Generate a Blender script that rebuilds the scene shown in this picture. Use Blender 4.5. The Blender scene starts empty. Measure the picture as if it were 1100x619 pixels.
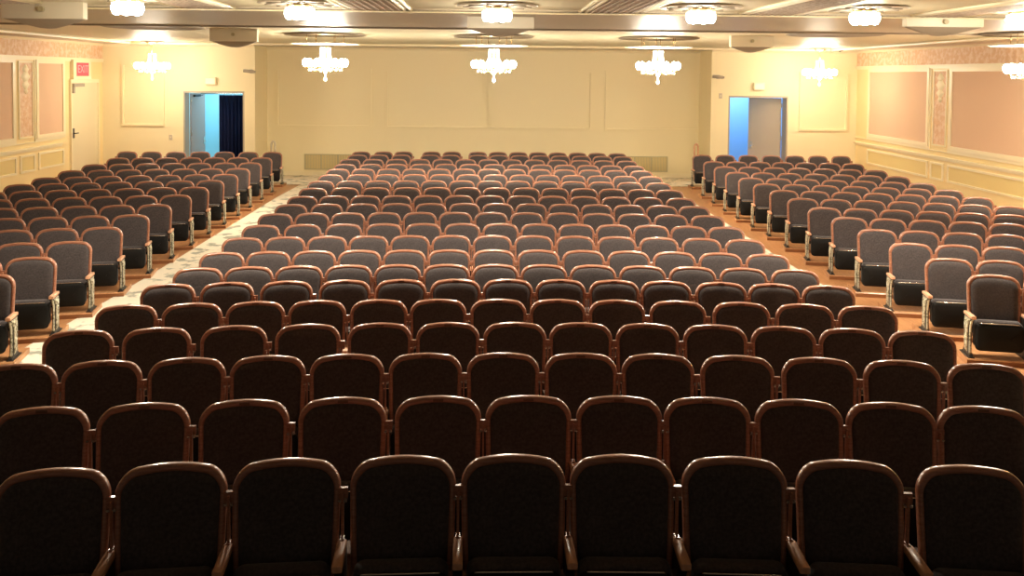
import bpy, bmesh, math, random
from mathutils import Vector, Matrix
random.seed(7)
PI = math.pi
scene = bpy.context.scene
COL = scene.collection

# ------------------------------------------------------------------ camera
W, H, F = 1100, 619, 900.0
ZC = 2.93
YAW, PITCH, ROLL = math.radians(1.85), math.radians(2.2), math.radians(0.54)
ROT = Matrix.Rotation(-YAW, 3, 'Z') @ Matrix.Rotation(PI/2 - PITCH, 3, 'X') @ Matrix.Rotation(ROLL, 3, 'Z')
RINV = ROT.transposed()
PX0, PY0 = 550.0, 115.0           # where the optical axis meets the picture (lens shift)
cam_data = bpy.data.cameras.new('camera')
cam_data.sensor_width = 36
cam_data.lens = 36 * F / W
cam_data.shift_y = -(H/2 - PY0) / W
cam_data.clip_start = 0.05
cam = bpy.data.objects.new('camera', cam_data)
cam.matrix_world = Matrix.Translation((0, 0, ZC)) @ ROT.to_4x4()
COL.objects.link(cam)
scene.camera = cam

def ray(px, py):
    return ROT @ Vector(((px - PX0) / F, -(py - PY0) / F, -1.0))
def at(px, py, Y):                # point seen at a pixel on the plane y = Y
    d = ray(px, py); t = Y / d.y
    return Vector((d.x*t, Y, ZC + d.z*t))
def atx(px, py, X):
    d = ray(px, py); t = X / d.x
    return Vector((X, d.y*t, ZC + d.z*t))
def atz(px, py, Z):
    d = ray(px, py); t = (Z - ZC) / d.z
    return Vector((d.x*t, d.y*t, Z))
def proj(p):
    q = RINV @ (Vector(p) - Vector((0, 0, ZC)))
    return PX0 + F*q.x/(-q.z), PY0 - F*q.y/(-q.z), -q.z

# ------------------------------------------------------------------ materials
def mat(name, color, rough=0.5, metal=0.0, spec=0.5, coat=0.0, sheen=0.0, bump=None, vary=None, emit=None, estr=0.0):
    m = bpy.data.materials.new(name); m.use_nodes = True
    nt = m.node_tree; b = nt.nodes['Principled BSDF']
    b.inputs['Base Color'].default_value = (*color, 1)
    b.inputs['Roughness'].default_value = rough
    b.inputs['Metallic'].default_value = metal
    b.inputs['Specular IOR Level'].default_value = spec
    b.inputs['Coat Weight'].default_value = coat
    b.inputs['Coat Roughness'].default_value = 0.15
    b.inputs['Sheen Weight'].default_value = sheen
    if emit:
        b.inputs['Emission Color'].default_value = (*emit, 1)
        b.inputs['Emission Strength'].default_value = estr
    tc = nt.nodes.new('ShaderNodeTexCoord')
    if vary:                      # (scale, second colour, stretch xyz, lo, hi)
        sc, c2, st, lo, hi = vary
        mp = nt.nodes.new('ShaderNodeMapping'); mp.inputs['Scale'].default_value = st
        nz = nt.nodes.new('ShaderNodeTexNoise'); nz.inputs['Scale'].default_value = sc; nz.inputs['Detail'].default_value = 5
        rp = nt.nodes.new('ShaderNodeValToRGB')
        rp.color_ramp.elements[0].position = lo; rp.color_ramp.elements[1].position = hi
        rp.color_ramp.elements[0].color = (*color, 1); rp.color_ramp.elements[1].color = (*c2, 1)
        nt.links.new(tc.outputs['Object'], mp.inputs['Vector'])
        nt.links.new(mp.outputs['Vector'], nz.inputs['Vector'])
        nt.links.new(nz.outputs['Fac'], rp.inputs['Fac'])
        nt.links.new(rp.outputs['Color'], b.inputs['Base Color'])
    if bump:                      # (scale, strength, distance)
        nb = nt.nodes.new('ShaderNodeTexNoise'); nb.inputs['Scale'].default_value = bump[0]; nb.inputs['Detail'].default_value = 3
        bp = nt.nodes.new('ShaderNodeBump'); bp.inputs['Strength'].default_value = bump[1]; bp.inputs['Distance'].default_value = bump[2]
        nt.links.new(tc.outputs['Object'], nb.inputs['Vector'])
        nt.links.new(nb.outputs['Fac'], bp.inputs['Height'])
        nt.links.new(bp.outputs['Normal'], b.inputs['Normal'])
    return m

M = {}
M['rim']     = mat('varnished_wood', (0.30, 0.118, 0.066), 0.28, coat=0.6, vary=(14, (0.44, 0.198, 0.125), (1, 1, 6), .35, .7))
M['arm']     = mat('armrest_wood', (0.66, 0.34, 0.19), 0.45, coat=0.3, vary=(16, (0.74, 0.42, 0.27), (4, 1, 4), .35, .7))
M['fabric']  = mat('charcoal_mohair', (0.056, 0.046, 0.046), 0.9, spec=0.15, sheen=0.25, bump=(300, 0.5, 0.002), vary=(60, (0.096, 0.079, 0.078), (1, 1, 1), .35, .7))
M['pan']     = mat('black_seat_pan', (0.007, 0.006, 0.005), 0.6, spec=0.2)
M['iron']    = mat('dark_iron', (0.035, 0.030, 0.026), 0.45, metal=0.5)
M['steel']   = mat('bright_bracket', (0.75, 0.70, 0.62), 0.25, metal=0.9)
M['scroll']  = mat('gilded_scrollwork', (0.62, 0.58, 0.46), 0.35, metal=0.6, vary=(40, (0.25, 0.22, 0.14), (1, 1, 1), .5, .6))
M['plate']   = mat('bronze_plate', (0.16, 0.075, 0.045), 0.4, metal=0.5)
M['wall']    = mat('cream_plaster', (0.84, 0.72, 0.44), 0.55, bump=(40, 0.05, 0.002))
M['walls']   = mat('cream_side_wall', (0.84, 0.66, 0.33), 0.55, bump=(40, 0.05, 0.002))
M['trim']    = mat('cream_trim', (0.84, 0.73, 0.48), 0.4)
M['inset']   = mat('straw_inset', (0.74, 0.58, 0.25), 0.5)
M['mauve']   = mat('dusty_rose_cloth', (0.68, 0.45, 0.29), 0.9, bump=(200, 0.3, 0.002))
M['ceil']    = mat('ceiling_paint', (0.74, 0.67, 0.46), 0.42, spec=0.5)
M['soffit']  = mat('taupe_soffit_paint', (0.58, 0.49, 0.36), 0.42, spec=0.5)
M['strip']   = mat('ribbed_strip', (0.44, 0.34, 0.25), 0.6, vary=(25, (0.56, 0.45, 0.34), (6, .4, 1), .4, .6), bump=(60, 0.4, 0.01))
M['frieze']  = mat('ornate_frieze', (0.70, 0.43, 0.24), 0.6, vary=(9, (0.78, 0.56, 0.38), (1, 1, 1), .45, .6), bump=(16, 0.8, 0.02))
M['wood']    = mat('orange_floor_wood', (0.42, 0.19, 0.075), 0.42, coat=0.15, vary=(6, (0.54, 0.27, 0.12), (8, 1, 1), .3, .7))
M['riser']   = mat('dark_riser', (0.24, 0.09, 0.03), 0.5)
M['carpet']  = mat('patterned_carpet', (0.82, 0.74, 0.60), 0.95, spec=0.1, vary=(4.5, (0.36, 0.36, 0.29), (1, 1, 1), .55, .62))
M['door']    = mat('beige_door_paint', (0.50, 0.41, 0.29), 0.5)
M['doorg']   = mat('grey_door_paint', (0.36, 0.34, 0.32), 0.5)
M['doorc']   = mat('cream_door_paint', (0.72, 0.62, 0.40), 0.5)
M['jamb']    = mat('jamb_paint', (0.42, 0.36, 0.25), 0.5)
M['curtain'] = mat('navy_curtain', (0.012, 0.018, 0.060), 0.9, spec=0.1)
M['blue']    = mat('blue_lit_lobby_wall', (0.22, 0.50, 0.86), 0.6)  # bluish light of the right lobby put into its wall colour
M['cyan']    = mat('cyan_lit_lobby_wall', (0.42, 0.82, 0.95), 0.6)  # left lobby: pale bluish light put into the wall colour
M['white']   = mat('white_enamel', (0.78, 0.71, 0.54), 0.35)
M['belly']   = mat('taupe_diffuser', (0.36, 0.30, 0.22), 0.6)
M['dark']    = mat('dark_fitting', (0.06, 0.05, 0.04), 0.5)
M['vent']    = mat('vent_paint', (0.50, 0.43, 0.25), 0.5)
M['brass']   = mat('brass', (0.75, 0.52, 0.25), 0.25, metal=0.9)
M['crystal'] = mat('crystal', (0.95, 0.93, 0.88), 0.08, spec=0.9, coat=0.6, emit=(1.0, 0.93, 0.8), estr=1.3)  # emission stands in for bulb light caught in the glass
M['bulb']    = mat('frosted_bulb', (1, 0.96, 0.88), 0.4, emit=(1.0, 0.93, 0.80), estr=22.0)
M['red']     = mat('lit_red_exit_face', (0.6, 0.02, 0.03), 0.4, emit=(0.9, 0.05, 0.07), estr=0.6)
M['redtxt']  = mat('lit_exit_letters', (0.8, 0.25, 0.22), 0.4, emit=(1.0, 0.20, 0.20), estr=0.5)
M['dgreen']  = mat('lit_exit_glass', (0.8, 0.75, 0.5), 0.4, emit=(1, 0.95, 0.65), estr=0.12)

# ------------------------------------------------------------------ mesh helpers
class MB:
    def __init__(s): s.v = []; s.f = []; s.m = []; s.sm = []
    def add(s, vs, fs, mi=0, smooth=False):
        o = len(s.v); s.v += [tuple(v) for v in vs]
        s.f += [tuple(i + o for i in f) for f in fs]
        s.m += [mi]*len(fs); s.sm += [smooth]*len(fs)
        return s
    def box(s, x0, x1, y0, y1, z0, z1, mi=0):
        vs = [(x0,y0,z0),(x1,y0,z0),(x1,y1,z0),(x0,y1,z0),(x0,y0,z1),(x1,y0,z1),(x1,y1,z1),(x0,y1,z1)]
        fs = [(0,3,2,1),(4,5,6,7),(0,1,5,4),(1,2,6,5),(2,3,7,6),(3,0,4,7)]
        return s.add(vs, fs, mi)
    def loops(s, ls, cap0=True, cap1=True, smooth=True, closed=True, mi=0):
        n = len(ls[0]); vs = [p for l in ls for p in l]; fs = []
        for k in range(len(ls)-1):
            for i in range(n if closed else n-1):
                j = (i+1) % n
                fs.append((k*n+i, k*n+j, (k+1)*n+j, (k+1)*n+i))
        s.add(vs, fs, mi, smooth)
        o = len(s.v) - len(vs)
        if cap0: s.f.append(tuple(o+i for i in reversed(range(n)))); s.m.append(mi); s.sm.append(False)
        if cap1: s.f.append(tuple(o+(len(ls)-1)*n+i for i in range(n))); s.m.append(mi); s.sm.append(False)
        return s
    def prism(s, poly, axis, a, b, mi=0):       # extrude a 2-D polygon along an axis
        def P(u, v, w):
            return (w, u, v) if axis == 'x' else ((u, w, v) if axis == 'y' else (u, v, w))
        return s.loops([[P(u, v, a) for u, v in poly], [P(u, v, b) for u, v in poly]], smooth=False, mi=mi)
    def lathe(s, prof, c=(0,0,0), n=24, mi=0, sx=1.0, sy=1.0):
        ls = [[(c[0]+r*sx*math.cos(2*PI*i/n), c[1]+r*sy*math.sin(2*PI*i/n), c[2]+z) for i in range(n)] for r, z in prof]
        return s.loops(ls, mi=mi)
    def tube(s, pts, r, n=8, mi=0, caps=True):
        ls = []
        for k, p in enumerate(pts):
            p = Vector(p); a = Vector(pts[max(k-1,0)]); b = Vector(pts[min(k+1,len(pts)-1)])
            d = (b-a).normalized(); u = d.orthogonal().normalized()
            if k and pu is not None:
                u = (pu - d*pu.dot(d)).normalized()
            pu = u; w = d.cross(u)
            rr = r[k] if isinstance(r, (list, tuple)) else r
            ls.append([tuple(p + (u*math.cos(2*PI*i/n) + w*math.sin(2*PI*i/n))*rr) for i in range(n)])
        return s.loops(ls, caps, caps, mi=mi)
    def mesh(s, name, mats):
        me = bpy.data.meshes.new(name); me.from_pydata(s.v, [], s.f)
        for m in (mats if isinstance(mats, (list, tuple)) else [mats]): me.materials.append(m)
        me.polygons.foreach_set('material_index', s.m)
        me.polygons.foreach_set('use_smooth', s.sm)
        bm = bmesh.new(); bm.from_mesh(me); bmesh.ops.recalc_face_normals(bm, faces=bm.faces); bm.to_mesh(me); bm.free()
        me.update(); return me
    def build(s, name, mats, parent=None, loc=None):
        return link(name, s.mesh(name, mats), parent, loc)

def link(name, me, parent=None, loc=None):
    o = bpy.data.objects.new(name, me); COL.objects.link(o)
    if parent is not None: o.parent = parent
    if loc is not None: o.location = loc
    return o
def tag(o, label=None, cat=None, group=None, kind=None):
    if label: o['label'] = label
    if cat: o['category'] = cat
    if group: o['group'] = group
    if kind: o['kind'] = kind
    return o
def thing(name, label, cat, loc=(0,0,0), rz=0, group=None):
    o = bpy.data.objects.new(name, None); COL.objects.link(o)
    o.location = loc; o.rotation_euler = (0, 0, rz); o.empty_display_size = .1
    return tag(o, label, cat, group)
def struct(name, mb, m): return tag(mb.build(name, m), kind='structure')
def bevel(o, w=.004, seg=2):
    md = o.modifiers.new('bevel', 'BEVEL'); md.width = w; md.segments = seg; md.limit_method = 'ANGLE'; return o

# ------------------------------------------------------------------ floor profile
SEAT_H = 0.80
TP = [(2.0, 1.86), (4.0, 1.86), (5.2, 1.92), (6.5, 1.99), (8.0, 2.05), (10.0, 2.085), (13.0, 2.085), (16.0, 2.06), (19.0, 2.04), (22.0, 2.08), (24.0, 2.10), (30.0, 2.10)]
def tprof(D):
    for (a, ta), (b, tb) in zip(TP, TP[1:]):
        if D <= b:
            u = max(0, (D-a)/(b-a)); return ta + (tb-ta)*u
    return TP[-1][1]
def zfloor(D): return ZC - tprof(D) - SEAT_H
XW = 10.12          # half width of the hall
YB, YR = 22.5, 23.75  # end-wall blocks with the doors, recessed middle
ZCEIL = ZC + 0.75

def grid_strip(x0, x1, y0, y1, nx, dz=0.0, ny=48):
    mb = MB(); vs = []; fs = []
    for j in range(ny+1):
        y = y0 + (y1-y0)*j/ny
        a = x0(y) if callable(x0) else x0; b = x1(y) if callable(x1) else x1
        for i in range(nx+1):
            vs.append((a+(b-a)*i/nx, y, zfloor(y)+dz))
    for j in range(ny):
        for i in range(nx):
            k = j*(nx+1)+i; fs.append((k, k+1, k+nx+2, k+nx+1))
    return mb.add(vs, fs)
struct('floor', grid_strip(-XW-.3, XW+.3, 2.0, 30.0, 4, ny=60), M['wood'])
M['under'] = mat('dark_floor_strip', (0.085, 0.045, 0.028), 0.8)  # dark sheet over the wood floor, keeps the gaps between centre seats dark
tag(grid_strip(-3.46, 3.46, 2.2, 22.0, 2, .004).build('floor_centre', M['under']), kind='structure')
XA0, XA1 = 3.48, 4.72
for sx in (-1, 1):
    o = grid_strip(min(sx*XA0, sx*XA1), max(sx*XA0, sx*XA1), 2.5, 21.6, 2, .006).build('aisle_carpet', M['carpet'])
    tag(o, 'pale patterned carpet runner along the %s aisle' % ('left' if sx < 0 else 'right'), 'carpet', 'aisle carpets')
o = grid_strip(-6.1, 6.1, 21.6, YR-.03, 2, .007, ny=4).build('aisle_carpet', M['carpet'])
tag(o, 'pale patterned carpet of the cross aisle below the back wall', 'carpet', 'aisle carpets')

# ------------------------------------------------------------------ seat meshes
def outline(wt, wb, z0, z1, r, arch, inset=0.0, nc=8, nt=8):
    """front outline of the back, counter-clockwise from bottom left, as (x, z)"""
    wt -= 2*inset; wb -= 2*inset; z0 += inset; z1 -= inset; r = max(.01, r - inset*.6)
    L = []
    zc = z1 - arch - r
    def half(sgn):
        P = []
        for k in range(5):
            u = k/5; P.append((sgn*(wb + (wt-wb)*u**.7)/2, z0 + (zc-z0)*u))
        for k in range(nc+1):
            a = PI/2*k/nc
            P.append((sgn*(wt/2 - r + r*math.cos(a)), zc + (r)*math.sin(a)))
        return P
    Rr = half(1); Ll = half(-1)
    x0 = wt/2 - r
    top = []
    for k in range(1, nt):
        u = k/nt; top.append((x0*(1-2*u), None))
    # parabolic arch blended over the whole top
    pts = [(x, z) for x, z in Rr] + [(x, z1-arch) for x, _ in top] + [(x, z) for x, z in reversed(Ll)]
    out = []
    for x, z in pts:
        w = max(0.0, min(1.0, (z - z0)/(zc + r - z0)))
        lift = arch * (1 - (abs(x)/(wt/2))**2) * (w**6)
        out.append((x, z + lift))
    return out
BACK = dict(wt=.506, wb=.484, z0=.28, z1=.80, r=.088, arch=.030)
def bend(x, y, z):     # slight dish in plan and backward lean
    return (x, y - .05*(1-(abs(x)/.24)**2)*-.35 + (z-.42)*.13, z)
def back_loop(ins, y, bottom_only=None):
    return [bend(x, y, z) for x, z in outline(inset=ins, **BACK)]
mb = MB()
mb.loops([back_loop(i, y) for i, y in ((.040,.044),(.014,.042),(.004,.035),(0,.024),(0,.004),(.005,-.006),(.013,-.011),(.024,-.010),(.033,-.002),(.038,.010))])
ME_RIM = mb.mesh('backrest_frame', M['rim'])
mb = MB()
mb.loops([back_loop(i, y) for i, y in ((.028,.013),(.028,-.004),(.034,-.015),(.048,-.023),(.068,-.029),(.098,-.032),(.135,-.034),(.17,-.035))], cap0=True)
ME_CUSH = mb.mesh('backrest_cushion', M['fabric'])
# tipped-up seat: fabric edge on top, metal lip, black pan facing the stage
def rrect(x0, x1, z0, z1, r, n=5):
    P = []
    for cx, cz, a0 in ((x1-r, z0+r, -PI/2), (x1-r, z1-r, 0), (x0+r, z1-r, PI/2), (x0+r, z0+r, PI)):
        for k in range(n+1):
            a = a0 + PI/2*k/n; P.append((cx + r*math.cos(a), cz + r*math.sin(a)))
    return P
def seat_loop(ins, y, z0=.09, z1=.372, hw=.222, r=.05, lean=.05):
    return [(x, y - (.43 - z)*lean, z) for x, z in rrect(-hw+ins, hw-ins, z0+ins, z1-ins, max(.008, r-ins*.6))]
mb = MB()
mb.loops([seat_loop(i, y) for i, y in ((.03,-.035),(.008,-.045),(0,-.062),(0,-.112),(.006,-.124),(.014,-.129),(.022,-.131))])
ME_SEAT = mb.mesh('seat_cushion', M['fabric'])
mb = MB()
mb.loops([seat_loop(i, y, z0=.075, z1=.348, hw=.226) for i, y in ((.004,-.122),(.0,-.140),(.006,-.152),(.03,-.162),(.08,-.170),(.13,-.173))])
ME_PAN = mb.mesh('seat_pan', M['pan'])
mb = MB()
mb.tube([(-.185,-.152,.351),(-.17,-.155,.353),(.17,-.155,.353),(.185,-.152,.351)], .0045, 6)
ME_LIP = mb.mesh('pan_lip', M['steel'])
# armrest
arm_pl = [(-.225,0),(-.215,.030),(-.18,.034),(.02,.026),(.02,0)]
def arm_loops():
    ls = []
    for y, hw, zt, zb in ((-.222,.021,.431,.405),(-.219,.0235,.435,.401),(-.12,.0235,.435,.401),(.0,.0225,.435,.403),(.012,.020,.431,.405)):
        ls.append([(-hw, y, zb+.004),(-hw+.005, y, zb),(hw-.005, y, zb),(hw, y, zb+.004),(hw, y, zt-.004),(hw-.005, y, zt),(-hw+.005, y, zt),(-hw, y, zt-.004)])
    return ls
mb = MB(); mb.loops(arm_loops())
ME_ARM = mb.mesh('armrest', M['arm'])
prof = [(-.20,0),(-.20,.018),(-.14,.04),(-.115,.09),(-.105,.20),(-.115,.32),(-.14,.35),(-.19,.39),(-.20,.401),(.01,.401),(.02,.36),(.015,.25),(.02,.10),(.05,.03),(.09,.018),(.09,0)]
mb = MB(); mb.prism(prof, 'x', -.022, .022); mb.prism([(-.215,0),(-.215,.012),(.10,.012),(.10,0)], 'x', -.028, .028)
ME_STD = mb.mesh('standard', M['iron'])
# bracket between two backs
mb = MB(); mb.box(-.006,.006,.004,.030,.40,.66); mb.box(-.024,.024,.020,.040,.625,.675)
mb.box(-.010,.010,-.01,.03,.38,.44)
ME_BRK = mb.mesh('back_bracket', M['rim'])
mb = MB(); mb.box(-.022,.022,.008,.034,.612,.622)
ME_BRL = mb.mesh('bracket_bar', M['steel'])
mb = MB(); mb.box(-.030,.030, .0,.0022,-.009,.009)
ME_NUM = mb.mesh('number_plate', M['plate'])
# aisle end standard: wider cast panel with scrollwork
eprof = [(-.17,0),(-.17,.02),(-.135,.05),(-.125,.10),(-.12,.20),(-.125,.30),(-.145,.36),(-.19,.39),(-.20,.401),(.0,.401),(-.01,.35),(-.02,.25),(-.02,.10),(.02,.03),(.05,.018),(.05,0)]
mb = MB(); mb.prism(eprof, 'x', -.018, .016); mb.prism([(-.185,0),(-.185,.012),(.07,.012),(.07,0)], 'x', -.030, .030)
ME_END = mb.mesh('end_standard', M['iron'])
mb = MB()
mb.prism([(-.118,.05),(-.113,.20),(-.118,.31),(-.17,.39),(-.02,.39),(-.03,.35),(-.035,.25),(-.035,.06)], 'x', .016, .021)
def scroll(cy, cz, r, turns, sgn, ph=0):
    pts = []
    for k in range(18):
        a = ph + sgn*2*PI*turns*k/17; rr = r*(1 - .8*k/17)
        pts.append((.023, cy + rr*math.cos(a), cz + rr*math.sin(a)))
    return pts
for cy, cz, r, s in ((-.10,.345,.033,1),(-.055,.33,.022,-1),(-.076,.27,.034,1),(-.076,.19,.030,-1),(-.076,.11,.033,1)):
    mb.tube(scroll(cy, cz, r, 1.3, s), .006, 6)
mb.tube([(.023,-.112,.06),(.023,-.108,.2),(.023,-.112,.31),(.023,-.15,.38)], .005, 6)
mb.tube([(.023,-.04,.06),(.023,-.038,.2),(.023,-.035,.36)], .005, 6)
# beaded front edge
mb.tube([(-.001,-.146,.03),(-.001,-.132,.08),(-.001,-.124,.2),(-.001,-.128,.30),(-.001,-.150,.36),(-.001,-.186,.392)], [.016,.012,.010,.012,.014,.011], 8)
ME_SCR = mb.mesh('scroll_panel', M['scroll'])
def mirror_mesh(me, name):
    m2 = me.copy(); m2.name = name
    m2.transform(Matrix.Scale(-1, 4, (1,0,0))); m2.flip_normals(); return m2
ME_SCR_L = mirror_mesh(ME_SCR, 'scroll_panel_mirrored'); ME_END_L = mirror_mesh(ME_END, 'end_standard_mirrored')

SP = .53
def seat_parts(left, right, plate):
    """list of (name, mesh, offset, parent index or None)"""
    L = [('backrest_frame', ME_RIM, (0,0,0), None), ('backrest_cushion', ME_CUSH, (0,0,0), None),
         ('seat_cushion', ME_SEAT, (0,0,0), None), ('seat_pan', ME_PAN, (0,0,0), None)]
    L.append(('pan_lip', ME_LIP, (0,0,0), 3))
    for side, kind in ((-1, left), (1, right)):
        if not kind: continue
        x = side*SP/2
        L.append(('armrest', ME_ARM, (x,0,0), None))
        if kind == 'mid':
            L.append(('standard', ME_STD, (x,0,0), None))
            k = len(L); L.append(('back_bracket', ME_BRK, (x,0,0), None)); L.append(('bracket_bar', ME_BRL, (0,0,0), k))
        else:
            k = len(L); L.append(('end_standard', ME_END if side > 0 else ME_END_L, (x,0,0), None))
            L.append(('scroll_panel', ME_SCR if side > 0 else ME_SCR_L, (0,0,0), k))
    if plate:
        L.append(('number_plate', ME_NUM, (0, -.0125+(.786-.42)*.13+.016, .785), 0))
    return L

ORD = ['zeroth','first','second','third','fourth','fifth','sixth','seventh','eighth','ninth','tenth','eleventh','twelfth','thirteenth','fourteenth','fifteenth','sixteenth','seventeenth','eighteenth','nineteenth','twentieth','twenty-first']
seats = []      # dicts: loc, rz, left, right, plate, label, group, score
CX, CY = 0.08, -14.0

def find_row(ypx, xpx, raise_=0.0):
    """radius of the row arc whose seat top shows at pixel (xpx, ypx)"""
    lo, hi = 2.5, 24.0
    for _ in range(50):
        D = (lo+hi)/2
        # point on plane y=D at column xpx with top height
        p = at(xpx, ypx, D)
        if p.z > ZC - tprof(D) + raise_: lo = D      # ray still above seat tops -> farther
        else: hi = D
    p = at(xpx, ypx, D)
    return math.hypot(p.x-CX, p.y-CY)
def arc_phi(R, xpx, raise_=0.0):
    lo, hi = -.7, .7
    for _ in range(50):
        a = (lo+hi)/2
        X = CX + R*math.sin(a); Y = CY + R*math.cos(a)
        if proj((X, Y, ZC - tprof(Y) + raise_))[0] < xpx: lo = a
        else: hi = a
    return a
def put(R, phi, left, right, plate, label, group, raise_=0.0, rzf=1.0, pos=None, bonus=1.0):
    X = CX + R*math.sin(phi); Y = CY + R*math.cos(phi)
    if pos: X, Y = pos
    X -= .085*math.sin(phi*rzf); Y -= .085*math.cos(phi*rzf)   # the back leans, its top edge sits behind the base
    z = zfloor(Y) + raise_
    px, py, d = proj((X, Y, z + SEAT_H))
    hw = .26*F/d
    inside = not (px + hw < 0 or px - hw > W or py > H)
    if not inside and (px < -230 or px > W + 230 or py > H): return None
    s = dict(loc=(X, Y, z), rz=-phi*rzf, left=left, right=right, plate=plate, label=label, group=group, score=bonus/d**2, inside=inside, px=px, d=d)
    seats.append(s); return s

LIST20 = [384,407,431,462,484,514,536,558.6,580.7,602,624.4,647,669]
LIST21 = [388,412,433.5,463.5,485.5,513.3,535,556.8,578,599,620.5,641.5,663]
CENTRE = [(487,[60,187,310,434,551.5,667,787,910,1040]),(424,[47,156.5,264,369,471,567.5,664.5,758.5,856.5,955,1054]),
 (378,[19,111.5,202.5,289,373.5,457.5,540.5,623.5,706,791,878.5,967,1058]),
 (345,[86,170,252.5,331.5,408.5,481.5,553,623.5,695,767.5,840.5,914,989]),
 (320,[137,207.5,275.5,341.5,407.5,471,535.5,599,662.5,727.5,795.5,863.5,931]),
 (299.5,[181.5,245,308.5,371,431,489.5,545.5,602,659.5,715,774,830.5,889]),
 (283.5,(213.5,532,853.5)),(267.8,(239,530.5,824)),(252.3,(261,529,799.8)),(239.5,(280.5,537.8,779.5)),(227.6,(296,527.5,760)),(218,(312.6,534.8,745.5)),
 (209.6,(325,526.5,731)),(201,(336.3,533.5,719)),(193.7,(344.8,526,707.2)),(187,(355.2,532,698.7)),(181,(363,525.5,689)),(176,(370.6,531,680.8)),
 (170.9,(375.8,525,673.4)),(166.2,LIST20),(162.9,LIST21)]
row_info = []
for k, (y, xs) in enumerate(CENTRE):
    R = find_row(y + (1.5 if k < 5 else .4), 550)
    if isinstance(xs, list):
        phis = [arc_phi(R, x) for x in xs]; n = len(phis)
    else:
        n = 13; a, m_, b = [arc_phi(R, x) for x in xs]
        q2 = 2*(a + b - 2*m_); q1 = b - a - q2
        phis = [a + q1*i/12 + q2*(i/12)**2 for i in range(13)]
    row_info.append((k+1, round(R+CY, 2), round((phis[5]-phis[4])*R, 3)))
    for i, ph in enumerate(phis):
        first, last = (i == 0), (i == n-1)
        whole = k >= 2
        lab = 'wood-rimmed theatre seat in centre block, %s row from front, %s from left' % (ORD[k+1], ORD[i+1])
        l = ('end' if whole else 'mid') if first else None
        put(R, ph, l, 'end' if (last and whole) else 'mid', 1 <= k <= 5, lab, 'theatre seats in the centre block', bonus=1.0)
print('ROWS', row_info)

# side blocks: (aisle seat column, top row pixel)
LEFT = [(293,163.2),(281,169),(268.7,174.4),(255.5,180.5),(241.8,186.8),(226,193.3),(208.6,200.6),(189,209.1),(166.4,219.2),(141,230.4),(110.2,243.6),(75,259),(34.5,276),(-13,294.5)]
RIGHT = [(753.8,166.2),(766.7,173.2),(779,178.6),(792,184.7),(806.8,190.7),(823.4,197.1),(841.8,204.1),(862,212.7),(885.2,222.7),(911.8,233.2),(941.5,246),(977.5,260.8),(1018.5,277.3),(1066,295)]
RAISE = 0.06
platforms = []
for side, rows in ((-1, LEFT), (1, RIGHT)):
    nm = 'left' if side < 0 else 'right'
    for k, (xp, yp) in enumerate(rows):
        R = find_row(yp, xp, RAISE); ph0 = arc_phi(R, xp, RAISE)
        X0, Y0 = CX + R*math.sin(ph0), CY + R*math.cos(ph0)
        tilt = .12 if k == 0 else (.55 if k == 1 else (.8 if k < 4 else .95))     # the last rows run almost straight
        spc = SP*(1.0 if k else 1.13)
        chain = []
        x, y, a = X0, Y0, ph0*tilt
        dphi = (SP/R)*side*tilt
        for i in range(7):
            chain.append((x, y, a))
            a2 = a + dphi
            am = (a + a2)/2
            x += side*spc*math.cos(am); y -= side*spc*math.sin(am); a = a2
        for i, (x, y, a) in enumerate(chain):
            pos_w = 'at the aisle' if i == 0 else '%s from the aisle' % ORD[i+1]
            look = 'gilded-ended theatre seat' if i == 0 else 'wood-rimmed theatre seat'
            lab = '%s in %s block, %s row from back, %s' % (look, nm, ORD[k+1], pos_w)
            aisle_kind = 'end' if i == 0 else None
            outer = 'mid'
            l, r = (outer, aisle_kind) if side < 0 else (aisle_kind, outer)
            s = put(1, a, l, r, False, lab, 'theatre seats in the %s block' % nm, RAISE, 1.0, (x, y), bonus=2.2 if i == 0 else 1.0)
        platforms.append((side, k, chain))

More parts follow.
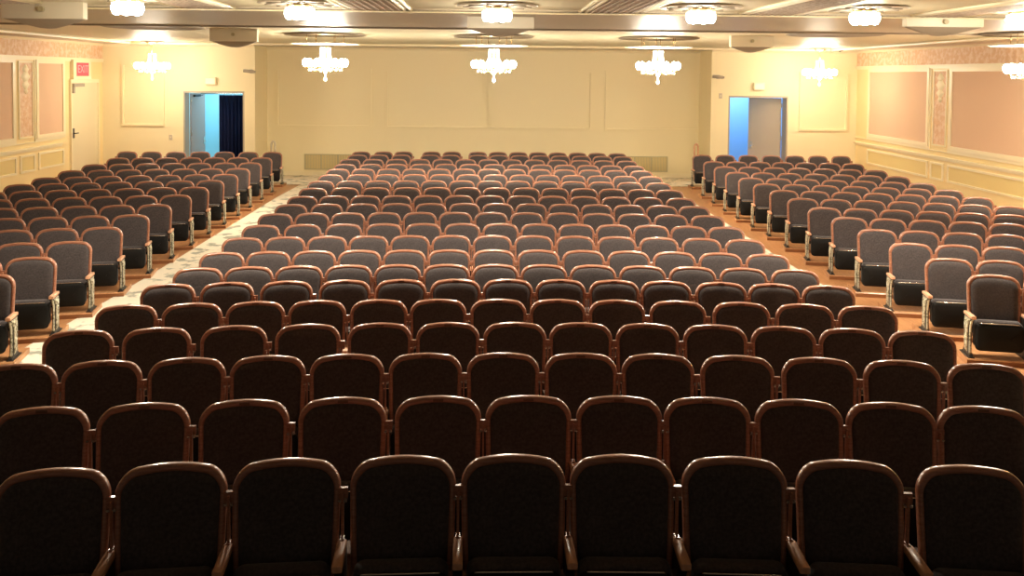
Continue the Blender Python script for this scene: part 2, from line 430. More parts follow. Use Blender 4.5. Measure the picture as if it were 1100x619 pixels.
order = sorted([s for s in seats if s['inside']], key=lambda s: -s['score'])
keep = order[:300] + [s for s in seats if not s['inside']]; rest = order[300:]   # the seats just past the frame complete their rows
print('SEATS', len(seats), 'rest', len(rest))
for s in keep:
    root = thing('theatre_seat', s['label'], 'seat', s['loc'], s['rz'], s['group'])
    objs = []
    for nme, me, off, par in seat_parts(s['left'], s['right'], s['plate']):
        o = bpy.data.objects.new(nme, me); COL.objects.link(o)
        o.parent = root if par is None else objs[par]
        o.location = off; objs.append(o)
        if nme == 'number_plate': o.rotation_euler = (math.radians(-8),0,0)
        if nme == 'scroll_panel': o['label'] = 'pale gilded scrollwork on the aisle end'
if rest:
    mats = [M['rim'], M['fabric'], M['pan'], M['steel'], M['arm'], M['iron'], M['scroll']]
    mix = {m.name: i for i, m in enumerate(mats)}
    cache = {}
    big = MB()
    for s in rest:
        Mx = Matrix.Translation(s['loc']) @ Matrix.Rotation(s['rz'], 4, 'Z')
        parts = seat_parts(s['left'], s['right'], False)
        for nme, me, off, par in parts:
            if me.name not in cache:
                cache[me.name] = ([v.co.copy() for v in me.vertices], [tuple(p.vertices) for p in me.polygons], [p.use_smooth for p in me.polygons], mix[me.materials[0].name])
            vs, fs, sm, mi = cache[me.name]
            o3 = Vector(off)
            if par is not None: o3 = o3 + Vector(parts[par][2])
            b = len(big.v)
            big.v += [tuple(Mx @ (v + o3)) for v in vs]
            big.f += [tuple(i+b for i in f) for f in fs]; big.m += [mi]*len(fs); big.sm += sm
    me = bpy.data.meshes.new('far_theatre_seats'); me.from_pydata(big.v, [], big.f)
    for m in mats: me.materials.append(m)
    me.polygons.foreach_set('material_index', big.m); me.polygons.foreach_set('use_smooth', big.sm); me.update()
    o = link('far_theatre_seats', me)
    tag(o, 'small distant wood-rimmed theatre seats of the last rows nearest the back wall', 'seats', kind='stuff')

# seat platforms in the side blocks: one shallow step under each row
for side, k, chain in platforms:
    nm = 'left' if side < 0 else 'right'
    pts = [(x, y) for x, y, a in chain]
    # extend towards aisle and wall
    (x0, y0), (x1, y1) = pts[0], pts[1]
    ux, uy = x0-x1, y0-y1; l = math.hypot(ux, uy)
    pts.insert(0, (x0 + ux/l*.31, y0 + uy/l*.31))
    (xa, ya), (xb, yb) = pts[-2], pts[-1]
    ux, uy = xb-xa, yb-ya; l = math.hypot(ux, uy); ext = min(.6, max(.1, (XW-.12-abs(xb))/max(abs(ux)/l, .5)))
    pts.append((xb + ux/l*ext, yb + uy/l*ext))
    fr, bk = [], []
    for i, (x, y) in enumerate(pts):
        a = pts[max(i-1,0)]; b = pts[min(i+1,len(pts)-1)]
        tx, ty = (b[0]-a[0])*side, (b[1]-a[1])*side; l = math.hypot(tx, ty); tx/=l; ty/=l
        nx, ny = ty, -tx       # towards the stage
        fr.append((x+nx*.30, y+ny*.30)); bk.append((x-nx*.17, y-ny*.17))
    if max(proj((p[0], p[1], 0.1))[0] for p in fr+bk) < -40 or min(proj((p[0], p[1], 0.1))[0] for p in fr+bk) > W+40: continue
    mb = MB(); n = len(fr); vs = []
    for P, dz in ((fr, -.02), (fr, RAISE-.012), ([(f[0]-(f[0]-b[0])*.02, f[1]-(f[1]-b[1])*.02) for f, b in zip(fr, bk)], RAISE), (bk, RAISE), (bk, -.02)):
        vs.append([(x, y, zfloor(y)+dz) for x, y in P])
    fl = [v for L in vs for v in L]; fs = []; mi = []
    mb.v = fl
    for r in range(4):
        for i in range(n-1):
            mb.f.append((r*n+i, r*n+i+1, (r+1)*n+i+1, (r+1)*n+i)); mb.m.append(1 if r == 0 else 0); mb.sm.append(False)
    for i in (0, n-1):
        mb.f.append(tuple(r*n+i for r in range(5))); mb.m.append(0); mb.sm.append(False)
    o = mb.build('row_platform', [M['wood'], M['riser']])
    tag(o, 'shallow orange wood step under the %s row from back, %s block' % (ORD[k+1], nm), 'platform', 'seat platforms in the %s block' % nm)

# ------------------------------------------------------------------ room shell
Z0 = -0.1; ZT = ZCEIL + .25
mb = MB(); mb.box(-XW-.25, -XW, 2.0, YB+1.2, Z0, ZT); wl = struct('wall_left', mb, M['walls'])
mb = MB(); mb.box(XW, XW+.25, 2.0, YB+1.2, Z0, ZT); wr = struct('wall_right', mb, M['walls'])
XR = 6.12     # half width of the recess
ZD = at(230, 98, YB).z      # door head
LDX = (at(197, 140, YB).x, at(262.5, 140, YB).x)
RDX = (at(782, 140, YB).x, at(846, 140, YB).x)
mb = MB()
mb.box(-XR, XR, YR, YR+.2, Z0, ZT)                                  # recessed middle
TH = .32
for (x0, x1), (o0, o1) in (((-XW, -XR), LDX), ((XR, XW), RDX)):
    mb.box(x0, o0, YB, YB+TH, Z0, ZT); mb.box(o1, x1, YB, YB+TH, Z0, ZT); mb.box(o0, o1, YB, YB+TH, ZD, ZT)
mb.box(-XR-.12, -XR, YB+TH, YR+.2, Z0, ZT); mb.box(XR, XR+.12, YB+TH, YR+.2, Z0, ZT)
struct('wall_back', mb, M['wall'])
# baseboards
mb = MB(); mb.box(-XR, XR, YR-.02, YR, 0, .14); mb.box(-XW, LDX[0], YB-.02, YB, 0, .14); mb.box(LDX[1], -XR, YB-.02, YB, 0, .14)
mb.box(XR, RDX[0], YB-.02, YB, 0, .14); mb.box(RDX[1], XW, YB-.02, YB, 0, .14)
struct('baseboard_back', mb, M['trim'])
for s, n in ((-1,'left'),(1,'right')):
    mb = MB(); mb.box(min(s*XW, s*(XW-.02)), max(s*XW, s*(XW-.02)), 2.0, YB-.02, 0, .22); struct('baseboard_'+n, mb, M['trim'])

# ceiling: main slab, taupe soffit band, perimeter band
mb = MB(); mb.box(-XW-.25, XW+.25, 2.0, YR+.2, ZCEIL, ZCEIL+.12); struct('ceiling', mb, M['ceil'])
YS0, YS1 = 9.7, 13.1
mb = MB(); mb.box(-8.85, 8.85, YS0, YS1, ZCEIL-.03, ZCEIL+.02); struct('ceiling_soffit', mb, M['soffit'])
PB = 1.25
mb = MB()
for s in (-1, 1): mb.box(min(s*XW, s*(XW-PB)), max(s*XW, s*(XW-PB)), 2.0, YB-PB, ZCEIL-.03, ZCEIL+.02)
mb.box(-XW, XW, YB-PB, YR, ZCEIL-.03, ZCEIL+.02)
struct('ceiling_border', mb, M['soffit'])
tn = 0
def trim(mb, m):
    global tn; tn += 1; return struct('trim_%d' % tn, mb, m)
mb = MB()
for s in (-1, 1):
    x = s*(XW-PB)
    mb.tube([(x, 2.0, ZCEIL-.03), (x, YB-PB, ZCEIL-.03)], .035, 8)
mb.tube([(-(XW-PB), YB-PB, ZCEIL-.03), (XW-PB, YB-PB, ZCEIL-.03)], .035, 8)
trim(mb, M['trim'])
mb = MB(); mb.box(-8.85, 8.85, YS1-.05, YS1, ZCEIL-.055, ZCEIL-.02); trim(mb, M['belly'])
mb = MB(); mb.box(-8.85, 8.85, YS0, YS0+.06, ZCEIL-.045, ZCEIL-.02); trim(mb, M['trim'])
# lengthwise ribbed strips in the near ceiling with pale mouldings on both edges
for xc, hw in ((-5.15,.22),(-3.18,.22),(-1.22,.27),(1.45,.27),(3.3,.25),(5.3,.22)):
    mb = MB()
    mb.box(xc-hw, xc+hw, 2.0, YS0, ZCEIL-.02, ZCEIL+.01)
    for i in range(7):
        x = xc - hw + (i+.5)*2*hw/7
        mb.box(x-.012, x+.012, 2.0, YS0, ZCEIL-.032, ZCEIL-.018)
    trim(mb, M['strip'])
    mb = MB()
    for sx in (-1, 1):
        for q in (0, .07):
            mb.tube([(xc+sx*(hw+.02+q), 2.0, ZCEIL-.01), (xc+sx*(hw+.02+q), YS0, ZCEIL-.01)], .022, 6)
    trim(mb, M['trim'])
# cornice against the walls
mb = MB()
cz = ZC + .69
for s in (-1, 1):
    mb.prism([(s*XW, cz-.02), (s*(XW-.03), cz-.02), (s*(XW-.10), ZCEIL-.03), (s*XW, ZCEIL-.03)], 'y', 2.0, YB)
for x0, x1, y in ((-XW, -XR, YB), (-XR, XR, YR), (XR, XW, YB)):
    mb.prism([(y, cz-.03), (y-.03, cz-.03), (y-.09, ZCEIL-.03), (y, ZCEIL-.03)], 'x', x0, x1)
trim(mb, M['trim'])
# frieze, rails and wainscot on the side walls
FR0 = ZC + .32
for s in (-1, 1):
    def bx(mb, t0, t1, y0, y1, z0, z1): mb.box(min(s*(XW-t0), s*(XW-t1)), max(s*(XW-t0), s*(XW-t1)), y0, y1, z0, z1)
    mb = MB(); bx(mb, 0, .012, 2.0, YB-.001, FR0, cz-.02); trim(mb, M['frieze'])
    mb = MB(); bx(mb, 0, .05, 2.0, YB-.001, FR0-.05, FR0); bx(mb, 0, .03, 2.0, YB-.001, FR0-.09, FR0-.05); trim(mb, M['trim'])
    yend = 20.3 if s < 0 else YB-.001
    mb = MB(); bx(mb, 0, .06, 2.0, yend, ZC-1.76, ZC-1.72); bx(mb, 0, .03, 2.0, yend, ZC-1.80, ZC-1.76); bx(mb, 0, .03, 2.0, yend, ZC-1.62, ZC-1.60)
    trim(mb, M['trim'])

def frame_ring(mb, o0, o1, z0, z1, w, t, fn):
    """rectangular moulding; fn(u0,u1,z0,z1,t0,t1) adds a box"""
    fn(mb, o0, o1, z1-w, z1, t); fn(mb, o0, o1, z0, z0+w, t); fn(mb, o0, o0+w, z0+w, z1-w, t); fn(mb, o1-w, o1, z0+w, z1-w, t)
def side_panels(s, spans, strips, lows):
    nm = 'left' if s < 0 else 'right'
    def F_(mb, u0, u1, z0, z1, t): mb.box(min(s*XW, s*(XW-t)), max(s*XW, s*(XW-t)), u0, u1, z0, z1)
    for q, (y0, y1, lab) in enumerate(spans):
        t = thing('wall_panel', lab, 'panel', (s*XW, y0, ZC-1.46), 0, 'rose cloth panels on the side walls')
        mb = MB(); frame_ring(mb, y0-.09, y1+.09, ZC-1.55, ZC+.25, .09, .045, F_); frame_ring(mb, y0-.14, y1+.14, ZC-1.60, ZC+.27, .05, .025, F_)
        o = mb.build('panel_frame', M['trim'], t); o.matrix_parent_inverse = Matrix.Translation(t.location).inverted()
        mb = MB(); F_(mb, y0, y1, ZC-1.46, ZC+.16, .02)
        o = mb.build('cloth', M['mauve'], t); o.matrix_parent_inverse = Matrix.Translation(t.location).inverted()
    for y0, y1, lab in strips:
        t = thing('ornament_strip', lab, 'panel', (s*XW, y0, ZC-1.46), 0, 'narrow ornament strips on the side walls')
        mb = MB(); frame_ring(mb, y0-.03, y1+.03, ZC-1.50, ZC+.20, .03, .03, F_)
        o = mb.build('strip_frame', M['trim'], t); o.matrix_parent_inverse = Matrix.Translation(t.location).inverted()
        mb = MB(); F_(mb, y0, y1, ZC-1.46, ZC+.16, .012)
        o = mb.build('strip_face', M['frieze'], t); o.matrix_parent_inverse = Matrix.Translation(t.location).inverted()
        # relief: shield, leaves and drop
        mb = MB(); yc = (y0+y1)/2; x = s*(XW-.012)
        for zz, rr in ((.02,.11),(-.14,.15),(-.32,.12),(-.46,.07)):
            ls = []
            for k, (q, d) in enumerate(((1,0),(.8,.02),(.4,.035),(.05,.04))):
                ls.append([(x - s*d, yc + rr*q*math.cos(2*PI*i/12)*(1+.25*math.cos(4*2*PI*i/12)), ZC+zz + rr*q*math.sin(2*PI*i/12)) for i in range(12)])
            mb.loops(ls, cap0=False)
        o = mb.build('ornament', M['trim'], t); o.matrix_parent_inverse = Matrix.Translation(t.location).inverted()
    for y0, y1 in lows:
        mb = MB(); frame_ring(mb, y0, y1, ZC-2.26, ZC-1.87, .045, .03, F_); trim(mb, M['trim'])
        mb = MB(); F_(mb, y0+.045, y1-.045, ZC-2.215, ZC-1.915, .006); trim(mb, M['inset'])
def yR(px, py=110): return atx(px, py, XW).y
def yL(px, py=110): return atx(px, py, -XW).y
a1, a0 = yR(935.5), yR(997); b1, b0 = yR(1004), yR(1017); c1 = yR(1024)
side_panels(1, [(a0, a1, 'rose cloth panel on right wall, farthest from the stage'), (c1-4.6, c1, 'wide rose cloth panel on right wall, cut by the picture edge')],
            [(b0, b1, 'narrow ornamented strip between the two right wall panels')],
            [(yR(997,175), yR(932,165)), (yR(1014,180), yR(1000,180)), (c1-4.7, yR(1018.5,180))])
la0, la1 = yL(40), yL(66); lb0, lb1 = yL(20), yL(34); lc1 = yL(12)
side_panels(-1, [(la0, la1, 'narrow rose cloth panel on left wall, beside the door'), (lc1-4.6, lc1, 'rose cloth panel on left wall, cut by the picture edge')],
            [(lb0, lb1, 'narrow ornamented strip between the two left wall panels')],
            [(yL(41,175), yL(68,170)), (yL(21,180), yL(37,175)), (lc1-4.7, yL(17,180))])

# mouldings on the back wall
def back_frame(xp0, xp1, yp0, yp1, Y, w=.06, t=.05):
    a = at(xp0, yp0, Y); b = at(xp1, yp1, Y)
    def F_(mb, u0, u1, z0, z1, t): mb.box(u0, u1, Y-t, Y, z0, z1)
    mb = MB(); frame_ring(mb, a.x, b.x, b.z, a.z, w, t, F_); trim(mb, M['wall'])
for x0, x1, y0, y1 in ((297,399,72.5,137),(414.5,521,74,138.5),(525,635.5,75,139.5),(650.5,753,76,141)):
    back_frame(x0, x1, y0, y1, YR)
back_frame(131, 177, 67.5, 135.5, YB); back_frame(859, 910, 78, 141, YB)

# ------------------------------------------------------------------ doors
def jambs(name, o0, o1, lab):
    mb = MB(); d = TH
    mb.box(o0, o0+.04, YB, YB+d+.02, 0, ZD); mb.box(o1-.04, o1, YB, YB+d+.02, 0, ZD); mb.box(o0+.04, o1-.04, YB, YB+d+.02, ZD-.05, ZD)
    return struct(name, mb, M['jamb'])
jambs('door_1', *LDX, ''); jambs('door_2', *RDX, '')
def leaf(name, hinge, ang, w, m, lab, hand_side):
    t = thing(name, lab, 'door', hinge, ang)
    mb = MB(); mb.box(0, w, -.022, .022, .01, ZD-.07); bevel(mb.build('door_panel', m, t), .005)
    mb = MB()
    for s in (-1, 1):
        mb.tube([(w-.08, s*.022, 1.0), (w-.08, s*.075, 1.0), (w-.2, s*.08, 1.0)], .011, 8)
        mb.lathe([(.03,0),(.03,.008)], (w-.08, 0, 0), 4) if False else None
        mb.box(w-.115, w-.045, min(s*.022, s*.03), max(s*.022, s*.03), .92, 1.12)
    mb.build('door_handle', M['steel'], t)
    mb = MB()
    for z in (.25, 1.2, 2.1): mb.tube([(0, -.03, z), (0, -.03, z+.11)], .012, 8)
    mb.build('hinge', M['steel'], t)
    mb = MB(); mb.box(.12, .48, -.075, -.022, ZD-.17, ZD-.11); mb.box(.14, .60, -.085, -.07, ZD-.15, ZD-.13)
    mb.build('door_closer', M['iron'], t)
    return t
leaf('door_leaf', (LDX[0]+.06, YB+TH+.05, 0), math.radians(84), .86, M['doorg'], 'grey door leaf standing open in the left back doorway', 1)
leaf('door_leaf', (RDX[1]-.06, YB+TH+.03, 0), math.radians(180-38), .92, M['door'], 'beige door leaf half open in the right back doorway', -1)
# lobbies behind the doorways
def lobby(name, o0, o1, mback, d=2.6):
    mb = MB(); y0, y1 = YB+TH+.02, YB+TH+d
    mb.box(o0-.5, o1+.5, y1, y1+.1, 0, 3.0); mb.box(o0-.6, o0-.5, y0, y1, 0, 3.0); mb.box(o1+.5, o1+.6, y0, y1, 0, 3.0)
    mb.box(o0-.6, o1+.6, y0, y1+.1, 3.0, 3.1)
    return struct(name, mb, mback)
# the returns of the recess limit the lobbies, keep them outside
lobby('wall_lobby_left', LDX[0], min(LDX[1], -XR-.75), M['cyan']); lobby('wall_lobby_right', max(RDX[0], XR+.75), RDX[1], M['blue'])
def area(name, loc, rot, size, power, col):
    l = bpy.data.lights.new(name, 'AREA'); l.energy = power; l.color = col; l.shape = 'RECTANGLE'; l.size = size[0]; l.size_y = size[1]
    o = bpy.data.objects.new(name, l); o.location = loc; o.rotation_euler = rot; COL.objects.link(o); return o
area('lobby_daylight', (LDX[0]+.8, YB+TH+1.6, 2.95), (0,0,0), (1.4,1.0), 27, (.8,.94,1))
area('lobby_daylight', (RDX[0]+.9, YB+TH+1.6, 2.95), (0,0,0), (1.4,1.0), 36, (.9,.95,1))
# curtain in the left doorway
cx0, cx1 = at(235.5, 140, YB+TH+.55).x, at(266, 140, YB+TH+.55).x
t = thing('curtain', 'dark navy curtain hanging in the left back doorway', 'curtain', (0,0,0))
mb = MB(); n = 60; f0 = []; f1 = []; g0 = []; g1 = []
for i in range(n+1):
    u = i/n; x = cx0 + (cx1-cx0)*u; y = YB+TH+.55 + .045*math.sin(u*2*PI*8) + .012*math.sin(u*37)
    f0.append((x + (.06 if u < .15 else 0)*(1-u/.15)*0, y, .02)); f1.append((x + .0, y*1.0, ZD-.12))
for i in range(n+1):
    g0.append((f0[i][0], f0[i][1]+.006, .02)); g1.append((f1[i][0], f1[i][1]+.006, ZD-.12))
mb.loops([f0 + g0[::-1], f1 + g1[::-1]])
mb.build('curtain_cloth', M['curtain'], t)
mb = MB(); mb.tube([(cx0-.5, YB+TH+.55, ZD-.09), (cx1+.05, YB+TH+.55, ZD-.09)], .016, 8); mb.build('curtain_rail', M['steel'], t)

# door on the left wall near the corner (closed)
dy0, dy1 = yL(74.5, 120), yL(104, 120)
zd3 = atx(78, 87, -XW).z
t = struct('door_3', MB().box(-XW, -XW+.03, dy0+.03, dy1-.03, 0, zd3-.05), M['doorc'])
mb = MB(); mb.box(-XW, -XW+.06, dy0-.02, dy0+.03, 0, zd3+.04); mb.box(-XW, -XW+.06, dy1-.03, dy1+.02, 0, zd3+.04); mb.box(-XW, -XW+.06, dy0+.03, dy1-.03, zd3-.05, zd3+.04)
trim(mb, M['trim'])
mb = MB(); hz = atx(79, 143, -XW).z
mb.box(-XW+.03, -XW+.045, dy0+.06, dy0+.16, hz-.12, hz+.12); mb.tube([(-XW+.045, dy0+.11, hz), (-XW+.10, dy0+.11, hz), (-XW+.10, dy0+.24, hz)], .014, 8)
o = mb.build('door_handle', M['iron'], t)
mb = MB(); mb.box(-XW+.03, -XW+.12, dy0+.02, dy0+.55, zd3-.14, zd3-.06); mb.box(-XW+.03, -XW+.10, dy0+.02, dy0+.10, zd3-.30, zd3-.14)
o = mb.build('door_closer', M['belly'], t)

# red exit sign above that door
p0 = atx(82.3, 68, -XW+.1); p1 = atx(95.3, 81, -XW+.1)
q0 = atx(80, 66, -XW+.1); q1 = atx(97.5, 84, -XW+.1)
t = thing('exit_sign', 'lit red exit sign in a cream case above the left wall door', 'exit sign', (0,0,0))
zc1 = (p0.z+p1.z)/2; y0, y1 = p0.y, p1.y; hz = .165
mb = MB(); mb.box(-XW, -XW+.10, y0-.14, y1+.14, zc1-.25, zc1+.24); bevel(mb.build('sign_case', M['trim'], t), .01)
mb = MB(); mb.box(-XW+.10, -XW+.106, y0, y1, zc1-hz, zc1+hz); f = mb.build('sign_face', M['red'], t)
def letters(txt, parent, m, size, loc, rot):
    cu = bpy.data.curves.new('letters', 'FONT'); cu.body = txt; cu.size = size; cu.extrude = .003; cu.align_x = 'CENTER'; cu.align_y = 'CENTER'
    tmp = bpy.data.objects.new('tmp', cu); COL.objects.link(tmp)
    dg = bpy.context.evaluated_depsgraph_get(); me = bpy.data.meshes.new_from_object(tmp.evaluated_get(dg))
    bpy.data.objects.remove(tmp); me.materials.clear(); me.materials.append(m)
    o = link('letters', me, parent, loc); o.rotation_euler = rot; return o
letters('EXIT', t, M['redtxt'], .27, (-XW+.109, (y0+y1)/2, zc1), (PI/2, 0, PI/2))

# small lit exit boxes above the back doors
for (xa, xb, ya, yb, lab) in ((221,232.5,83,91,'small cream lit sign box above the left back doorway'),(809,820.5,89,97,'small cream lit sign box above the right back doorway')):
    a = at(xa, ya, YB); b = at(xb, yb, YB)
    t = thing('sign_box', lab, 'sign', ((a.x+b.x)/2, YB, b.z))
    w = (b.x-a.x)/2; h = a.z-b.z
    mb = MB(); mb.box(-w, w, -.09, 0, 0, h); bevel(mb.build('case', M['trim'], t), .01)
    mb = MB(); mb.box(-w+.03, w-.03, -.096, -.088, .025, h-.025); mb.build('lit_face', M['dgreen'], t)
# security cameras on the block corners
for (xp, yp, sx, lab) in ((270, 77.5, -1, 'small dark security camera near the left recess corner'), (771, 83.5, 1, 'small dark security camera near the right recess corner')):
    a = at(xp, yp, YB)
    t = thing('security_camera', lab, 'camera', (a.x, YB, a.z))
    mb = MB(); mb.tube([(0,0,.02),(0,-.10,.03)], .018, 8); mb.box(-.04,.04,-.012,0,-.03,.07); mb.build('bracket', M['belly'], t)
    mb = MB(); mb.tube([(-.17,-.12,.035),(.10,-.13,.01)], .042, 10); mb.tube([(.10,-.13,.01),(.14,-.13,.005)], .032, 10); mb.build('camera_body', M['belly'], t)
# wall switch plates
for xp, yp, Y, lab in ((183.5,147.5,YB,'small switch plate on back wall left of the left doorway'),(774,103,YB,'small round plate on back wall beside the right doorway')):
    a = at(xp, yp, Y); t = thing('switch_plate', lab, 'switch', (a.x, Y, a.z))
    mb = MB(); mb.box(-.045,.045,-.012,0,-.07,.07); bevel(mb.build('plate', M['soffit'], t), .004)
    mb = MB(); mb.box(-.012,.012,-.022,-.012,-.02,.02); mb.build('switch_lever', M['trim'], t)
# vents
for xa, xb, ya, yb, lab in ((327,381,165.3,182.5,'low slatted vent grille in the back wall, left of centre block'),(664,717,167.8,184.8,'low slatted vent grille in the back wall, right of centre block')):
    a = at(xa, ya, YR); b = at(xb, yb, YR)
    t = thing('wall_vent', lab, 'vent', (a.x, YR, b.z))
    w, h = b.x-a.x, a.z-b.z
    mb = MB()
    mb.box(0,w,-.02,0,0,.03); mb.box(0,w,-.02,0,h-.03,h); mb.box(0,.03,-.02,0,.03,h-.03); mb.box(w-.03,w,-.02,0,.03,h-.03)
    for q in (1/3, 2/3): mb.box(w*q-.015, w*q+.015, -.02, 0, .03, h-.03)
    mb.build('vent_frame', M['vent'], t)
    mb = MB(); n = 34
    for i in range(n): x = .03+(w-.06)*(i+.5)/n; mb.box(x-.008, x+.008, -.014, -.002, .03, h-.03)
    mb.build('slats', M['vent'], t)
    mb = MB(); mb.box(.03, w-.03, -.002, 0, .03, h-.03); mb.build('vent_backing', M['inset'], t)
# curved wooden handrails on the recess returns
for xp, s, nm in ((293.5,-1,'left'),(748,1,'right')):
    a = at(xp, 150, YB+.35); x = a.x; ztop = at(xp, 151 if s < 0 else 154, YB+.35).z
    t = thing('stanchion', 'curved wooden rail end behind the last row beside the %s recess corner' % nm, 'rail', (x, YB+.35, 0))
    pts = [(-.05, 0, 0), (-.05, 0, ztop-.14)] + [(-.0 - .05*math.cos(q*PI/8), 0, ztop-.12+.10*math.sin(q*PI/8)) for q in range(9)] + [(.05, 0, ztop-.35)]
    mb = MB(); mb.tube(pts, .026, 10); mb.build('rail', M['arm'] if s > 0 else M['soffit'], t)
    mb = MB(); mb.lathe([(.10,0),(.10,.02),(.03,.04),(.028,.06)], (-.05,0,0), 16); mb.build('foot', M['iron'], t)

# ------------------------------------------------------------------ chandeliers
def point(name, loc, power, r=.12, col=(1.0, .90, .72)):
    l = bpy.data.lights.new(name, 'POINT'); l.energy = power; l.color = col; l.shadow_soft_size = r
    o = bpy.data.objects.new(name, l); o.location = loc; COL.objects.link(o); return o
def sphere_prof(r, n=7, z=0): return [(max(.001, r*math.sin(PI*k/n)), z - r*math.cos(PI*k/n)) for k in range(n+1)]
NB = 14
def hanging(loc, lab, disc=True, k=1.0, drop=0.0):
    """loc = ceiling point"""
    t = thing('chandelier', lab, 'chandelier', loc, 0, 'hanging crystal chandeliers')
    mb = MB(); mb.lathe([(.60,0),(.74,-.006),(.78,-.020),(.74,-.034),(.70,-.022),(.60,-.012)], (0,0,0), 48); mb.build('ceiling_ring', M['belly'], t)
    zd = -.19
    if disc:
        mb = MB(); mb.lathe([(.05,zd+.02),(.45,zd+.018),(.64,zd+.008),(.67,zd),(.64,zd-.008),(.3,zd-.016),(.05,zd-.02)], (0,0,0), 48); d = mb.build('reflector_disc', M['white'], t)
        mb = MB()
        for q in range(6):
            a = 2*PI*(q+.2)/6; mb.tube([(.35*math.cos(a), .35*math.sin(a), 0), (.35*math.cos(a), .35*math.sin(a), zd+.02)], .006, 6)
        mb.build('hanger_rod', M['brass'], t)
    else:
        mb = MB(); mb.lathe([(.02,0),(.16,0),(.17,-.03),(.10,-.07),(.03,-.10)], (0,0,0), 24); mb.build('canopy', M['brass'], t)
        mb = MB(); mb.tube([(0,0,-.1),(0,0,-.3)], .012, 8); mb.build('hanger_rod', M['brass'], t)
    zb = -.55
    mb = MB(); mb.lathe([(.03,-.2),(.05,-.22),(.03,-.3),(.06,-.36),(.035,-.44),(.05,zb+.02),(.08,zb),(.05,zb-.05),(.01,zb-.09)], (0,0,0), 16); mb.build('stem', M['brass'], t)
    # crystal column: strands of beads
    mb = MB()
    for q in range(8):
        a = 2*PI*q/8
        for j in range(9):
            z = -.22 - j*.032; r = .085 + .04*(j/8)**3*1.5
            mb.lathe(sphere_prof(.016, 4), (r*math.cos(a), r*math.sin(a), z), 6)
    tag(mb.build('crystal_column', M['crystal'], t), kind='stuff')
    # draped crystals on the ring
    mb = MB()
    for q in range(18):
        a = 2*PI*q/18
        for j in range(7):
            u = j/6; r = .13 + .21*u; z = -.50 + .06*u**2 - .05*math.sin(u*PI)
            mb.lathe(sphere_prof(.013, 4), (r*math.cos(a), r*math.sin(a), z), 6)
        mb.lathe([(.001,-.03),(.010,-.01),(.001,.015)], (.30*math.cos(a), .30*math.sin(a), -.575), 6)
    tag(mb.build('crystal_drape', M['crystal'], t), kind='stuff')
    mb = MB()
    for rr, z in ((.36, -.535), (.18, -.585)):
        mb.tube([(rr*math.cos(2*PI*i/32), rr*math.sin(2*PI*i/32), z) for i in range(33)], .012, 6, caps=False)
    for q in range(NB//2):
        a = 2*PI*q/(NB//2); mb.tube([(.05*math.cos(a), .05*math.sin(a), -.55), (.2*math.cos(a), .2*math.sin(a), -.60), (.36*math.cos(a), .36*math.sin(a), -.535)], .010, 6)
    mb.build('arm_ring', M['brass'], t)
    for q in range(NB):
        a = 2*PI*q/NB
        o = link('bulb', ME_BULB, t, (.365*math.cos(a), .365*math.sin(a), -.475))
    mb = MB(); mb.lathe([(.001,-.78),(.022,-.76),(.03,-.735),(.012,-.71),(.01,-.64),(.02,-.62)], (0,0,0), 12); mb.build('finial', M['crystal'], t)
    return t
mb = MB(); mb.lathe([(.012,-.05),(.03,-.045),(.045,-.02),(.054,.01),(.050,.045),(.028,.07),(.004,.082)], (0,0,0), 12)
ME_BULB = mb.mesh('bulb', M['bulb'])
P_HANG, P_UP, P_NEAR = 185, 4, 12
P_DOWN = 45
def zce(px, py, zz): return atz(px, py, zz)
CROWN = {'stem','crystal_column','crystal_drape','arm_ring','bulb','finial'}
for (px, py, hb, Y, lab) in (
     (163.5, 70, 0, 20.9, 'leftmost hanging chandelier, near the left doorway'),
     (349.5, 67.5, 1, 16.2, 'hanging chandelier left of centre with thin white disc'),
     (530.5, 63.5, 1, 16.2, 'centre hanging chandelier under the boxy ceiling unit'),
     (707, 70.5, 1, 16.2, 'hanging chandelier right of centre with thin white disc'),
     (880.5, 75.5, 0, 20.9, 'hanging chandelier near the right doorway'),
     (1112, 78, 1, 12.7, 'rightmost hanging chandelier, cut by the picture edge')):
    X = at(px, py, Y).x
    t = hanging((X, Y, ZCEIL if Y > YS1 else ZCEIL-.03), lab, bool(hb))
    k_ = 1.05 if hb else 1.0
    for c in t.children:          # lower and size the lit crown below its ceiling fitting
        if c.name.split('.')[0] in CROWN:
            c.scale = (k_, k_, 1.15); c.location.x *= k_; c.location.y *= k_; c.location.z = c.location.z*1.15 + (-.02 if hb else -.08)
        elif not hb and c.name.split('.')[0] == 'ceiling_ring': c.scale = (.35, .35, 1)
    point('chandelier_light', (X, Y, ZCEIL-.78 if hb else ZCEIL-.85), P_HANG if hb else P_HANG*.22, .15)
    point('chandelier_uplight', (X, Y, ZCEIL-.115 if hb else ZCEIL-.28), P_UP, .05)
for px, Y in ((165, 13.9), (898, 13.9)):       # plain ceiling rings over the side blocks
    X = at(px, 30, Y).x
    mb = MB(); mb.lathe([(.45,0),(.74,-.006),(.80,-.024),(.74,-.04),(.66,-.03),(.52,-.03),(.45,-.016)], (X, Y, ZCEIL), 48); trim(mb, M['belly'])
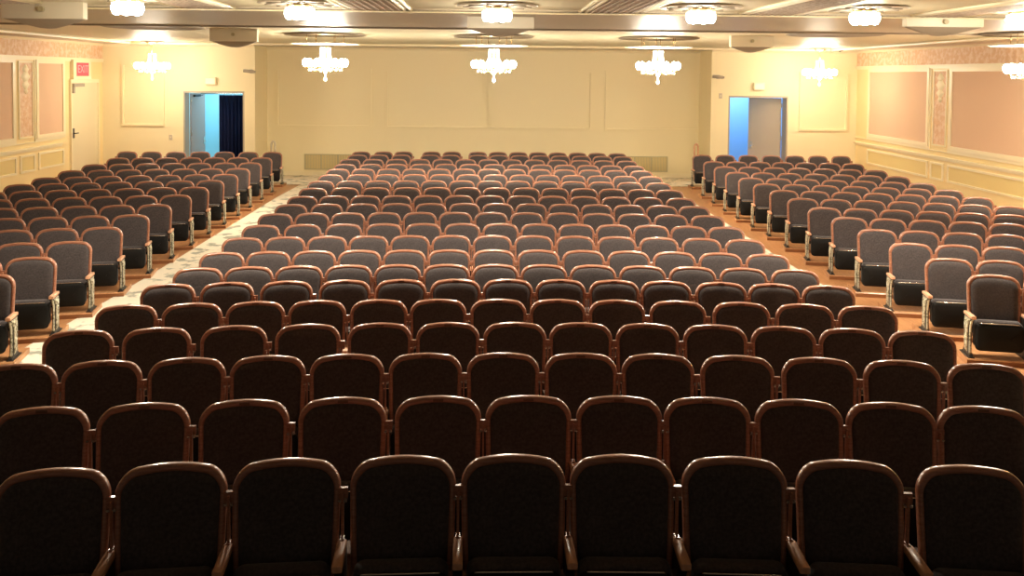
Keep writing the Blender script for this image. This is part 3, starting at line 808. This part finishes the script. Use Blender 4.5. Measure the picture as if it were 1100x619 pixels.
# flush crystal lamps of the near ceiling
def flush(loc, lab):
    t = thing('ceiling_lamp', lab, 'lamp', loc, 0, 'flush crystal ceiling lamps')
    mb = MB(); mb.lathe([(.02,0),(.42,0),(.44,-.014),(.40,-.022),(.30,-.014),(.02,-.02)], (0,0,0), 40); mb.build('medallion', M['soffit'], t)
    mb = MB()
    for q in range(10):
        a = 2*PI*q/10; c, s_ = math.cos(a), math.sin(a)
        mb.loops([[(c*r - s_*w*k, s_*r + c*w*k, -.02-dz) for k, dz in ((-1,0),(0,.012),(1,0),(0,-.004))] for r, w in ((.12,.01),(.20,.04),(.29,.035),(.37,.004))])
    mb.build('leaf_relief', M['belly'], t)
    mb = MB(); mb.lathe([(.03,-.01),(.12,-.015),(.14,-.035),(.10,-.05),(.03,-.06)], (0,0,0), 20); mb.build('canopy', M['brass'], t)
    mb = MB(); mb.lathe([(.10,-.05),(.155,-.06),(.15,-.085),(.11,-.10)], (0,0,0), 20)
    for q in range(12):
        a = 2*PI*q/12
        for j in range(4): mb.lathe(sphere_prof(.013, 4), ((.15-.03*j)*math.cos(a), (.15-.03*j)*math.sin(a), -.10-j*.022), 6)
    mb.build('crystal_bowl', M['crystal'], t)
    for q in range(6):
        a = 2*PI*q/6; link('bulb', ME_BULB, t, (.11*math.cos(a), .11*math.sin(a), -.13))
    return t
for px, py, Y, lab in ((137, 5, 8.6, 'leftmost flush crystal ceiling lamp at the top of picture'),
                       (322, 9, 9.0, 'flush crystal ceiling lamp left of centre at the top'),
                       (534, 12, 9.0, 'flush crystal ceiling lamp at top centre'),
                       (753, 11, 8.9, 'flush crystal ceiling lamp right of centre at the top'),
                       (929, 11, 8.8, 'flush crystal ceiling lamp upper right beside the boxy unit'),
                       (1098, 18, 8.8, 'flush crystal ceiling lamp in the top right corner')):
    X = at(px, py, Y).x
    flush((X, Y, ZCEIL-.002), lab)
    point('ceiling_lamp_light', (X, Y, ZCEIL-.25), P_NEAR, .12)
    l = area('ceiling_lamp_downlight', (X, Y, ZCEIL-.24), (0,0,0), (.35,.35), P_DOWN, (1.0,.90,.72)); l.data.shape = 'DISK'

# ------------------------------------------------------------------ half-hexagon ceiling units
def unit(px0, px1, pyb, lab, Y, zt):
    a = at(px0, pyb, Y); b = at(px1, pyb, Y); w = (b.x-a.x)/2; hh = zt - (a.z+b.z)/2
    t = thing('ceiling_speaker', lab, 'speaker', ((a.x+b.x)/2, Y, zt), 0, 'white boxy speakers on the ceiling')
    mb = MB(); mb.prism([(-w,0),(w,0),(w,.10),(w*.55,.42),(-w*.55,.42),(-w,.10)], 'z', -hh, 0); bevel(mb.build('housing', M['white'], t), .006)
    # belly, the shade on its underside put into the taupe colour
    ls = []
    for q, d in ((1,0),(.92,.012),(.55,.06),(.2,.095),(.04,.10)):
        ls.append([((x*q), .16+(y-.16)*q, -hh-d) for x, y in ((-w*.96,.01),(w*.96,.01),(w*.96,.10),(w*.5,.40),(-w*.5,.40),(-w*.96,.10))])
    mb = MB(); mb.loops(ls, smooth=False); mb.build('grille', M['belly'], t)
    mb = MB(); mb.tube([(0,0,-hh*.45),(0,-.03,-hh*.45)], .03, 12); mb.build('indicator', M['vent'], t)
    return t
unit(1, 89.5, 20, 'white boxy ceiling speaker at the upper left corner', 9.3, ZCEIL-.001)
unit(502, 573.5, 30.5, 'white boxy ceiling speaker at top centre', 10.4, ZCEIL-.031)
unit(973.5, 1057, 29, 'white boxy ceiling speaker at the upper right', 9.72, ZCEIL-.031)
unit(225, 276, 44.5, 'small boxy ceiling speaker before the left recess corner', 14.6, ZCEIL-.001)
unit(785, 831, 50.5, 'small boxy ceiling speaker before the right recess corner', 15.2, ZCEIL-.001)
# projector-like dark boxes behind the outer chandeliers
for x0, x1, y0, y1, lab in ((152,185.5,40,46.5,'dark box hanging from ceiling behind the leftmost chandelier'),(893,906,49,55,'small dark box under ceiling behind the chandelier near right doorway')):
    Y = 21.45; a = at(x0, y0, Y); b = at(x1, y1, Y)
    t = thing('ceiling_projector', lab, 'projector', ((a.x+b.x)/2, Y, ZCEIL)); w = (b.x-a.x)/2; zt, zb = a.z-ZCEIL, b.z-ZCEIL
    mb = MB(); mb.box(-w, w, 0, .4, zb, min(zt, -.03)); bevel(mb.build('body', M['riser'], t), .01)
    mb = MB(); mb.tube([(0,.2,0),(0,.2,min(zt,-.03)-.005)], .03, 8); mb.build('mount', M['dark'], t)
    mb = MB(); mb.tube([(w*.4,0,(zb+min(zt,-.03))/2),(w*.4,-.03,(zb+min(zt,-.03))/2)], .035, 12); mb.build('lens', M['dark'], t)

# ------------------------------------------------------------------ world and colour
wd = bpy.data.worlds.new('world'); scene.world = wd; wd.use_nodes = True
wd.node_tree.nodes['Background'].inputs[0].default_value = (1.0, .80, .58, 1)
wd.node_tree.nodes['Background'].inputs[1].default_value = 0.03
scene.view_settings.view_transform = 'Standard'
scene.view_settings.look = 'None'
scene.view_settings.gamma = 1
scene.view_settings.use_curve_mapping = False
scene.view_settings.exposure = 0.9
